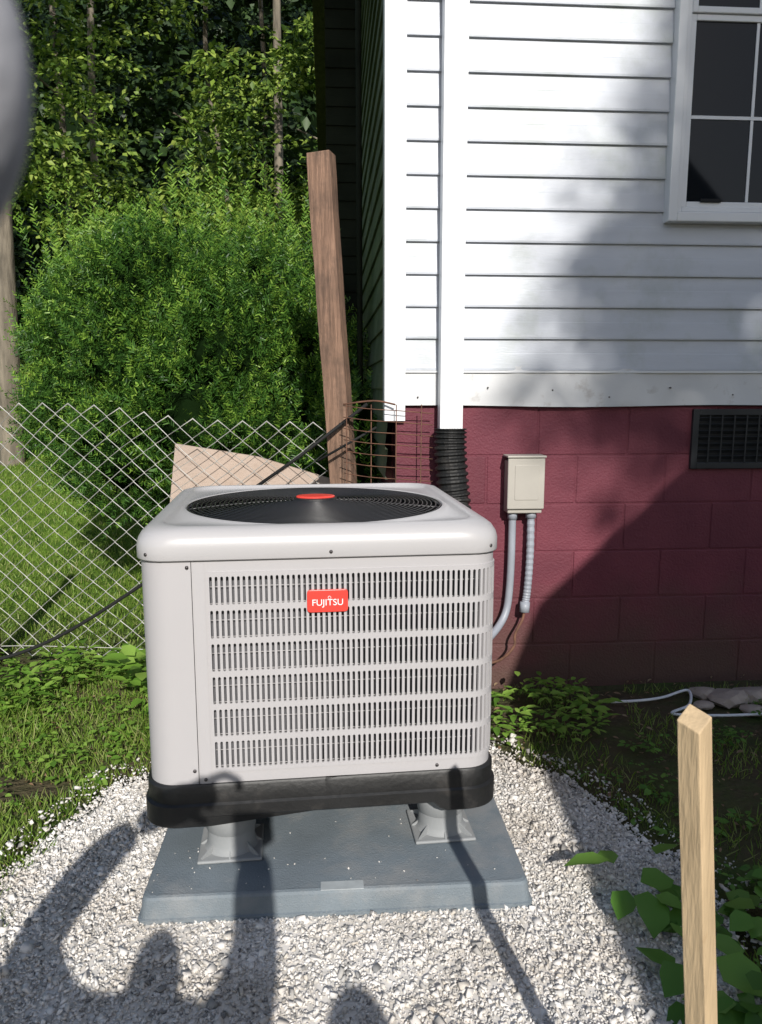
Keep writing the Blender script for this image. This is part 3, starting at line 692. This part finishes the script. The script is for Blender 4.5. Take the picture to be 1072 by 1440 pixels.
# ------------------------------------------------------------------ yew bush
def ell(c,r,N):
    p=norm(rng.normal(size=(N,3))); return p,np.array(c)+p*np.array(r)
def yew(name,LOB,core=True,shootlen=(.10,.26),mul=3.2,spike=True):
    root=empty(name)
    P=[];D=[];
    for c,r,N in LOB:
        N=int(N*mul)
        n_,p=ell(c,r,N)
        k=vnoise(p[:,0],p[:,1],p[:,2],6,21)
        keep=(k>-.6)|(rng.random(N)<.2); n_=n_[keep];p=p[keep];k=k[keep];N=len(p)
        depth=rng.uniform(0.72,1.0,N)+.11*k
        p=np.array(c)+n_*np.array(r)*depth[:,None]
        d=norm(n_*0.9+np.array([0,0,.7])+rng.normal(0,.35,(N,3)))
        P.append(p);D.append(d)
    if spike:
        N=280; x=rng.uniform(-2.1,-.3,N); y=rng.uniform(4.5,5.3,N); tz=1.83+.44*np.exp(-((x+.95)/.55)**2)+.22*np.exp(-((x+1.95)/.22)**2)+.14*rng.normal(size=N)
        P.append(np.stack([x,y,tz],1)); D.append(norm(np.stack([rng.normal(0,.16,N),rng.normal(0,.14,N)-.05,np.ones(N)],1)))
    P=np.concatenate(P);D=np.concatenate(D)
    keep=P[:,2]>.35; P=P[keep];D=D[keep]; N=len(P)
    L=rng.uniform(*shootlen,N)
    if spike: L[-275:]*=1.6
    K=20
    t=(np.arange(K)+.5)/K
    n0=norm(np.cross(D,rng.normal(size=(N,3)))); n1=np.cross(D,n0)
    bend=norm(rng.normal(size=(N,3)))*0.12
    pos=P[:,None,:]+(D[:,None,:]*t[None,:,None]+bend[:,None,:]*(t**2)[None,:,None])*L[:,None,None]
    side=np.where(np.arange(K)%2==0,1,-1)
    ang=rng.normal(0,.6,(N,K))
    sd=(n0[:,None,:]*np.cos(ang)[...,None]+n1[:,None,:]*np.sin(ang)[...,None])*side[None,:,None]
    nd=norm(sd+D[:,None,:]*.75)
    nl=.036*(1-.5*t**3)[None,:]*rng.uniform(.8,1.2,(N,K))
    nn=norm(np.cross(sd,D[:,None,:])+rng.normal(0,.3,(N,K,3)))
    tip=(np.broadcast_to(t[None,:],(N,K))>np.clip(rng.normal(.72,.24,(N,1)),.25,1.1))
    if spike: tip[-275:]|=(t[None,:]>.25)
    A=frames(nd.reshape(-1,3),nn.reshape(-1,3),nl.reshape(-1),.0075); pf=pos.reshape(-1,3); tf=tip.reshape(-1)
    scatter('needles',ND_V,ND_F,pf[~tf],A[~tf],M['yew'],root)
    scatter('new_growth',ND_V,ND_F,pf[tf],A[tf],M['yewtip'],root)
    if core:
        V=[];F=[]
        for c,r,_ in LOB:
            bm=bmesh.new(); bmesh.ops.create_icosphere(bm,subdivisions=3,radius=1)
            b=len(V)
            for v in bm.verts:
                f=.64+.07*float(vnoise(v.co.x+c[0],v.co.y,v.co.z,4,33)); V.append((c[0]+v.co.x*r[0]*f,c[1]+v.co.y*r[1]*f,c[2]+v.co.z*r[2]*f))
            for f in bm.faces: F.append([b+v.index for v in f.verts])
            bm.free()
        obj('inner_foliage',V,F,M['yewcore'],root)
    c=LOB[0][0]
    tubes('stems',[(smoothpath([(c[0]+random.uniform(-.1,.1),c[1]+random.uniform(-.1,.1),0),(c[0]+random.uniform(-.2,.2),c[1]+random.uniform(-.1,.1),.5),(c[0]+random.uniform(-.2,.2),c[1],1.2)],4),.025) for _ in range(7)],M['bark'],root,n=6)
LOB=[((-1.15,5.0,1.35),(.72,.62,.66),560),((-1.78,4.95,1.62),(.36,.42,.40),300),((-1.88,4.9,1.15),(.30,.38,.36),240),((-.85,4.85,1.80),(.46,.45,.42),380),((-.52,4.80,1.45),(.34,.40,.40),260),
 ((-.60,4.60,1.02),(.36,.42,.40),280),((-1.35,4.75,1.92),(.40,.38,.34),300),((-1.05,4.55,1.15),(.42,.38,.42),320),((-1.45,4.60,1.45),(.34,.30,.34),220),((-.9,4.5,1.52),(.30,.28,.30),190),((-1.5,4.65,.95),(.36,.36,.34),230)]
yew('yew_bush',LOB)
yew('yew_bush.001',[((.0-.12,4.25,.95),(.20,.28,.50),130),((-.28,4.3,.7),(.3,.3,.4),120)],True,(.08,.18),3.0,False)

# ------------------------------------------------------------------ trees
def sprays(cent,N_leaf,size,rad,thick,dirs=None,m=None,name='leaves',parent=None,aspect=.6,droop=.25):
    S_=len(cent)
    tilt=norm(np.stack([rng.normal(0,.28,S_),rng.normal(-.30,.28,S_),np.ones(S_)],1))
    x=norm(np.cross(tilt,rng.normal(size=(S_,3)))); y=np.cross(tilt,x)
    R=rng.uniform(.55,1.15,S_)*rad
    rr=np.sqrt(rng.random((S_,N_leaf))); an=rng.uniform(0,2*np.pi,(S_,N_leaf))
    u=rr*np.cos(an); v=rr*np.sin(an)*.62
    h=rng.normal(0,thick,(S_,N_leaf))-droop*rr**2
    pos=cent[:,None,:]+ (x[:,None,:]*u[...,None]+y[:,None,:]*v[...,None]+tilt[:,None,:]*h[...,None])*R[:,None,None]
    d=norm(x[:,None,:]*np.cos(an)[...,None]+y[:,None,:]*np.sin(an)[...,None]+rng.normal(0,.45,(S_,N_leaf,3))+np.array([0,0,-.25]))
    nn=norm(tilt[:,None,:]+rng.normal(0,.45,(S_,N_leaf,3)))
    L=rng.uniform(.6,1.2,S_*N_leaf)*size
    return scatter(name,RH_V,RH_F,pos.reshape(-1,3),frames(d.reshape(-1,3),nn.reshape(-1,3),L,L*aspect),m,parent)
def trunk(name,base,top,r0,r1,parent,bend=.15,limbs=8,spread=1.6,zl=.5):
    base=Vector(base);top=Vector(top)
    mid=[base.lerp(top,t)+Vector((random.uniform(-bend,bend),random.uniform(-bend,bend),0)) for t in (.25,.5,.75)]
    pt=smoothpath([base-Vector((0,0,.2)),base]+mid+[top],6); n=len(pt)
    rad=[r0+(r1-r0)*(i/(n-1)) for i in range(n)]; rad[0]*=1.5; rad[1]*=1.4; rad[3]*=1.15
    P=[(pt,rad)]; ends=[]
    for i in range(limbs):
        t=zl+(1-zl)*(i+.5)/limbs; k=int(t*(n-1)); p=pt[k]; a=random.uniform(0,6.28); L=spread*(1.2-.6*(t-zl)/(1-zl))
        q=p+Vector((math.cos(a)*L*.5,math.sin(a)*L*.5,L*.25)); e=p+Vector((math.cos(a)*L,math.sin(a)*L,L*.5))
        P.append((smoothpath([p,q,e],4),list(np.linspace(rad[k]*.5,.012,9)))); ends+= [q,e]
    tubes(name,P,M['bark'],parent,n=9); return ends
def tree(loc,H,r0,crown_z,crown_r,ns,nl,size,m=None,bend=.15,name='tree'):
    root=empty(name)
    loc=Vector((loc[0],loc[1],float(hgt(loc[0],loc[1]))))
    trunk('trunk',loc,loc+Vector((random.uniform(-.3,.3),random.uniform(-.3,.3),H*.9)),r0,r0*.25,root,bend,12,crown_r*.8,crown_z/H)
    cz=(crown_z+H)/2; hz=(H-crown_z)/2
    p=norm(rng.normal(size=(ns,3)))*(rng.random((ns,1))**.45)
    c=np.array([loc.x,loc.y,loc.z+cz])+p*np.array([crown_r,crown_r,hz])
    sprays(c,nl,size,.55,.12,m=m or M['fol'],name='leaves',parent=root)
    return root
tree((-4.12,8.6),12,.16,7.2,1.8,90,45,.16,bend=.05)
tree((-1.62,12.2),14,.10,8.5,1.8,90,45,.16,bend=.05)
tree((-7.4,10.5),14,.17,6.5,2.4,120,45,.16)
wood=empty('woodland')
def cloud(N,x,y,z,seed,th,f=1.1):
    X_=rng.uniform(*x,N);Y_=rng.uniform(*y,N);Z_=rng.uniform(*z,N)
    k=vnoise(X_,Y_,Z_*1.6,f,seed)>th
    return np.stack([X_[k],Y_[k],Z_[k]+hgt(X_[k],Y_[k])*.6],1)
c1=cloud(1100,(-9,-.6),(11,14.5),(1.0,7.5),41,.62,1.0); sprays(c1,60,.12,.62,.06,m=M['fol'],name='edge_leaves',parent=wood,aspect=.6)
c3=cloud(620,(-7,-3.0),(9.3,11.5),(2.0,6.5),48,.35,1.5); sprays(c3,75,.095,.52,.05,m=M['fol'],name='edge_leaves',parent=wood,aspect=.6)
c5=cloud(230,(-2.3,-.7),(9.5,11.5),(2.4,6.5),57,.25,1.6); sprays(c5,70,.095,.48,.05,m=M['fol'],name='edge_leaves',parent=wood,aspect=.6)
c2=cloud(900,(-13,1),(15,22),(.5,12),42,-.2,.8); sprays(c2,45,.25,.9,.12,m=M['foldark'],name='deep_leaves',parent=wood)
for i,(x,y,r) in enumerate(((-5.2,15,.09),(-3.3,17,.07),(-2.6,18.5,.08),(-8,14,.1),(-6.8,18,.1),(-1.2,17,.06),(-10,16,.1))):
    z=float(hgt(x,y)); trunk('trunk_%d'%(i+1),(x,y,z),(x+random.uniform(-.4,.4),y,z+12),r,r*.5,wood,.15,3,1.2,.4)
c4=cloud(200,(-9,-.5),(11,13),(-.2,.8),50,-.3,1.2); sprays(c4,50,.11,.5,.15,m=M['fol'],name='scrub',parent=wood)
V=[];F=[];nx_=80;nz_=24
for j in range(nz_+1):
    for i in range(nx_+1):
        x=-60+120*i/nx_; z=22*j/nz_; y=27+z*.35+1.6*float(vnoise(x,0,z,.45,61))+.8*float(vnoise(x,0,z,1.3,62)); V.append((x,y,z+1))
for j in range(nz_):
    for i in range(nx_): a=j*(nx_+1)+i; F.append((a,a+1,a+nx_+2,a+nx_+1))
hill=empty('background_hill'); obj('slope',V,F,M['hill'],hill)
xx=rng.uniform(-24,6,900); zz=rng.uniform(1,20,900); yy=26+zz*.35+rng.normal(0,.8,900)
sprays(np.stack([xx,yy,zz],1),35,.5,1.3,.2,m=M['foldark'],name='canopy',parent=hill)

# big tree behind the viewpoint: dapples the siding
bt=empty('shade_tree')
trunk('trunk',(6.0,-11.5,0),(5.5,-11,13.5),.32,.08,bt,.2,14,2.8,.5)
N=1500
p=norm(rng.normal(size=(N,3)))*(rng.random((N,1))**.4); c=np.array([5.42,-10.8,11.95])+p*np.array([2.8,2.2,3.1])
k=vnoise(c[:,0],c[:,1]*.2,c[:,2],2.6,75)>.05; c=c[k]
sprays(c,40,.15,.36,.25,m=M['foldark'],name='leaves',parent=bt)

# ------------------------------------------------------------------ added gambrel shed, out of view, shaped to throw the right-hand shadow
shed=empty('shadow_shed')
prof=[(1.30,0),(1.30,2.40),(1.54,3.07),(2.22,3.73),(2.95,4.05),(3.68,3.73),(4.36,3.07),(4.60,2.40),(4.60,0)]
y0,y1=-1.25,-4.4
V=[(x+.02*(1 if x<2.9 else -1),y0-.06,z-.02 if z>0 else 0) for x,z in prof]+[(x+.02*(1 if x<2.9 else -1),y1+.06,z-.02 if z>0 else 0) for x,z in prof]; n=len(prof)
F=[tuple(range(n)),tuple(range(2*n-1,n-1,-1))]+[(k,k+1,n+k+1,n+k) for k in (0,n-2)]
obj('walls',V,F,M['shedw'],shed)
rp=prof[1:-1]; V=[];F=[]
for x,z in rp: V+=[(x,y0,z),(x,y1,z),(x,y0,z+.03),(x,y1,z+.03)]
for i in range(len(rp)-1):
    a=4*i;b=a+4; F+=[(a+2,b+2,b+3,a+3),(a,a+1,b+1,b),(a,b,b+2,a+2),(a+1,a+3,b+3,b+1)]
F+=[(0,2,3,1),(4*len(rp)-4,4*len(rp)-3,4*len(rp)-1,4*len(rp)-2)]
obj('gambrel_roof',V,F,M['shingle'],shed)
boxes('double_door',[bx(2.25,2.93,-1.305,-1.25,.08,2.1),bx(2.96,3.64,-1.305,-1.25,.08,2.1)],M['oldwood'],shed)
boxes('door_trim',[bx(2.16,2.24,-1.31,-1.25,.05,2.2),bx(3.65,3.73,-1.31,-1.25,.05,2.2),bx(2.24,3.65,-1.31,-1.25,2.12,2.2)],M['trim'],shed)

# ------------------------------------------------------------------ photographer & bystander (behind the viewpoint)
def skin(name,verts,edges,radii,m,parent,sub=2,root=0):
    me=bpy.data.meshes.new(name); me.from_pydata(verts,edges,[]); me.update()
    o=bpy.data.objects.new(name,me); COL.objects.link(o); o.parent=parent
    sk=o.modifiers.new('skin','SKIN'); sk.use_smooth_shade=True
    sv=me.skin_vertices[0].data
    for i,r in enumerate(radii): sv[i].radius=(r,r); sv[i].use_root=(i==root)
    sb=o.modifiers.new('sub','SUBSURF'); sb.levels=sub; sb.render_levels=sub
    me.materials.append(m); return o
def head(loc,parent,s=1.0):
    for nm,mm in (('head',M['skin']),('hair',M['hair'])):
        bm=bmesh.new(); bmesh.ops.create_uvsphere(bm,u_segments=24,v_segments=16,radius=1)
        for v in bm.verts:
            c=v.co.copy()
            if nm=='head':
                x_,y_,z_=c.x*.071,c.y*.092,c.z*.112
                if z_<0: x_*=1-.25*(-z_/.112)
                if c.y>.85 and abs(c.x)<.25 and -.25<c.z<.15: y_+=.02
                v.co=Vector((x_,y_,z_))*s
            else:
                q=Vector((c.x*.076,c.y*.098-.01,max(c.z,-.2)*.118+.004))
                if q.y>.05 and q.z<.05: q.y=.05
                v.co=q*s
        me=bpy.data.meshes.new(nm); bm.to_mesh(me); bm.free(); me.materials.append(mm); ho=bpy.data.objects.new(nm,me); COL.objects.link(ho); ho.parent=parent; ho.location=loc
    for sx in (-1,1):
        bm=bmesh.new(); bmesh.ops.create_uvsphere(bm,u_segments=10,v_segments=8,radius=1)
        for v in bm.verts: v.co=Vector((v.co.x*.008,v.co.y*.018,v.co.z*.03))*s
        me=bpy.data.meshes.new('ear'); bm.to_mesh(me); bm.free(); me.materials.append(M['skin']); o=bpy.data.objects.new('ear',me); COL.objects.link(o); o.parent=parent; o.location=(loc[0]+sx*.072*s,loc[1],loc[2]-.01)
per_=empty('photographer')
try:
    Vb=[(-.20,-.52,.42),(-.20,-.46,.62),(-.20,-.39,.82),(-.19,-.35,.98),(-.172,-.37,1.08),
        (-.38,-.33,1.00),(-.52,-.12,1.06),(-.44,-.01,1.20),(-.36,.02,1.28),
        (.0,-.33,1.00),(.04,-.23,1.12),(.02,-.13,1.22),(.02,-.07,1.27),
        (-.30,-.50,.42),(-.38,-.16,.46),(-.36,-.44,.10),(-.36,-.30,.04),
        (-.08,-.50,.42),(.0,-.16,.46),(-.02,-.44,.10),(-.02,-.30,.04)]
    Eb=[(0,1),(1,2),(2,3),(3,4),(3,5),(5,6),(6,7),(7,8),(3,9),(9,10),(10,11),(11,12),(0,13),(13,14),(14,15),(15,16),(0,17),(17,18),(18,19),(19,20)]
    Rb=[.15,.14,.15,.14,.048,.095,.068,.064,.050,.095,.060,.054,.040,.09,.065,.045,.04,.09,.065,.045,.04]
    skin('body',Vb,Eb,Rb,M['cloth'],per_)
    head((-.162,-.39,1.165),per_,.74)
    Vh=[(.02,-.07,1.27),(.02,-.045,1.30),(.015,-.038,1.34)]
    Eh=[(0,1),(1,2)];Rh=[.030,.036,.034]
    for i in range(4):
        z=1.275+.021*i; b=len(Vh); Vh+=[(.058,-.036,z),(.056,-.020,z+.004),(.022,-.018,z+.006)]; Eh+=[(1 if i<2 else 2,b),(b,b+1),(b+1,b+2)]; Rh+=[.0095,.009,.008]
    skin('right_hand',Vh,Eh,Rh,M['skin'],per_,1)
    boxes('phone',[bx(-.050,.028,-.022,-.012,1.20,1.350)],M['blackgloss'],per_,bevel=.003)
    cx,cy,cz=-.0648,.09,1.364
    Vg=[(-.36,.02,1.28),(-.31,.03,1.31),(-.22,.055,1.33),(-.150,.072,1.345)]
    Eg=[(0,1),(1,2),(2,3)];Rg=[.044,.044,.046,.042]
    def arcpt(a,r=.0175): return (cx+r*math.cos(math.radians(a)),cy,cz+r*math.sin(math.radians(a)))
    b=len(Vg); ch_=[(-.115,.085,1.385),(-.085,.09,1.393),arcpt(70),arcpt(35),arcpt(0),arcpt(-35),arcpt(-62)]
    for i,q in enumerate(ch_):
        Vg.append(q); Eg.append((3 if i==0 else b+i-1,b+i)); Rg.append([.0125,.012,.0115,.0112,.011,.0105,.0095][i])
    for j in range(3):
        b=len(Vg); y_=.058-.022*j; ln=(1.0,.95,.8)[j]
        for i,q in enumerate(((-.135,y_,1.375),(-.112*1,y_+.004,1.372-.012*ln),(-.106,y_+.006,1.350),(-.122,y_+.006,1.335))):
            Vg.append(q); Eg.append((3 if i==0 else b+i-1,b+i)); Rg.append([.0125,.0118,.011,.009][i])
    b=len(Vg)
    for i,q in enumerate(((-.17,.06,1.30),(-.145,.055,1.285),(-.125,.05,1.28))):
        Vg.append(q); Eg.append((2 if i==0 else b+i-1,b+i)); Rg.append([.015,.013,.010][i])
    skin('left_glove',Vg,Eg,Rg,M['glove'],per_,2)
    ps=empty('bystander')
    Vb=[(.36,-.80,.48),(.35,-.76,.66),(.33,-.70,.84),(.32,-.64,.96),(.315,-.60,1.04),
        (.19,-.66,.92),(.13,-.62,.72),(.12,-.50,.56),
        (.46,-.66,.92),(.53,-.62,.72),(.52,-.50,.56),
        (.27,-.80,.46),(.24,-.66,.25),(.25,-.72,.05),(.25,-.58,.03),(.45,-.80,.46),(.47,-.66,.25),(.46,-.72,.05),(.46,-.58,.03)]
    Eb=[(0,1),(1,2),(2,3),(3,4),(3,5),(5,6),(6,7),(3,8),(8,9),(9,10),(0,11),(11,12),(12,13),(13,14),(0,15),(15,16),(16,17),(17,18)]
    Rb=[.12,.11,.12,.085,.05,.055,.04,.03,.055,.04,.03,.075,.055,.04,.035,.075,.055,.04,.035]
    skin('body',Vb,Eb,Rb,M['cloth'],ps)
    head((.312,-.585,1.145),ps,.98)
    for hx in (.12,.52):
        Vh=[(hx,-.50,.56),(hx,-.46,.52),(hx,-.43,.49)];Eh=[(0,1),(1,2)];Rh=[.026,.03,.028]
        for i in range(4):
            b=len(Vh); q0=hx-.025+.017*i; Vh+=[(q0,-.40,.46),(q0,-.39,.43),(q0,-.395,.41)]; Eh+=[(2,b),(b,b+1),(b+1,b+2)]; Rh+=[.009,.0085,.007]
        b=len(Vh); Vh+=[(hx+.035,-.45,.49),(hx+.042,-.44,.46)]; Eh+=[(1,b),(b,b+1)]; Rh+=[.010,.008]
        skin('hand',Vh,Eh,Rh,M['skin'],ps,1)
except Exception as ex:
    print('PERSON ERR',ex)

# ------------------------------------------------------------------ camera, light
cam=bpy.data.cameras.new('camera'); co=bpy.data.objects.new('camera',cam); COL.objects.link(co)
co.location=(0,0,1.33); co.rotation_euler=(math.radians(81),0,0)
cam.sensor_fit='VERTICAL'; cam.sensor_height=36; cam.lens=27.07; cam.clip_start=.01; cam.clip_end=500
cam.dof.use_dof=True; cam.dof.focus_distance=2.6; cam.dof.aperture_fstop=16
S.camera=co
Ld=Vector((-.18,1,-.59)).normalized()
sl=bpy.data.lights.new('sun','SUN'); sl.energy=5.0; sl.angle=math.radians(.5); sl.color=(1,.96,.90)
so=bpy.data.objects.new('sun',sl); COL.objects.link(so); so.rotation_euler=Ld.to_track_quat('-Z','Y').to_euler(); so.location=(3,-8,8)
w=bpy.data.worlds.new('World'); S.world=w; w.use_nodes=True; nt=w.node_tree
bg=nt.nodes['Background']; sk=nt.nodes.new('ShaderNodeTexSky'); sk.sky_type='NISHITA'; sk.sun_disc=False
sk.sun_elevation=math.asin(-Ld.z); sk.sun_rotation=math.atan2(-Ld.x,-Ld.y)
nt.links.new(sk.outputs[0],bg.inputs[0]); bg.inputs[1].default_value=.115
S.view_settings.view_transform='Standard'; S.view_settings.look='None'; S.view_settings.exposure=0
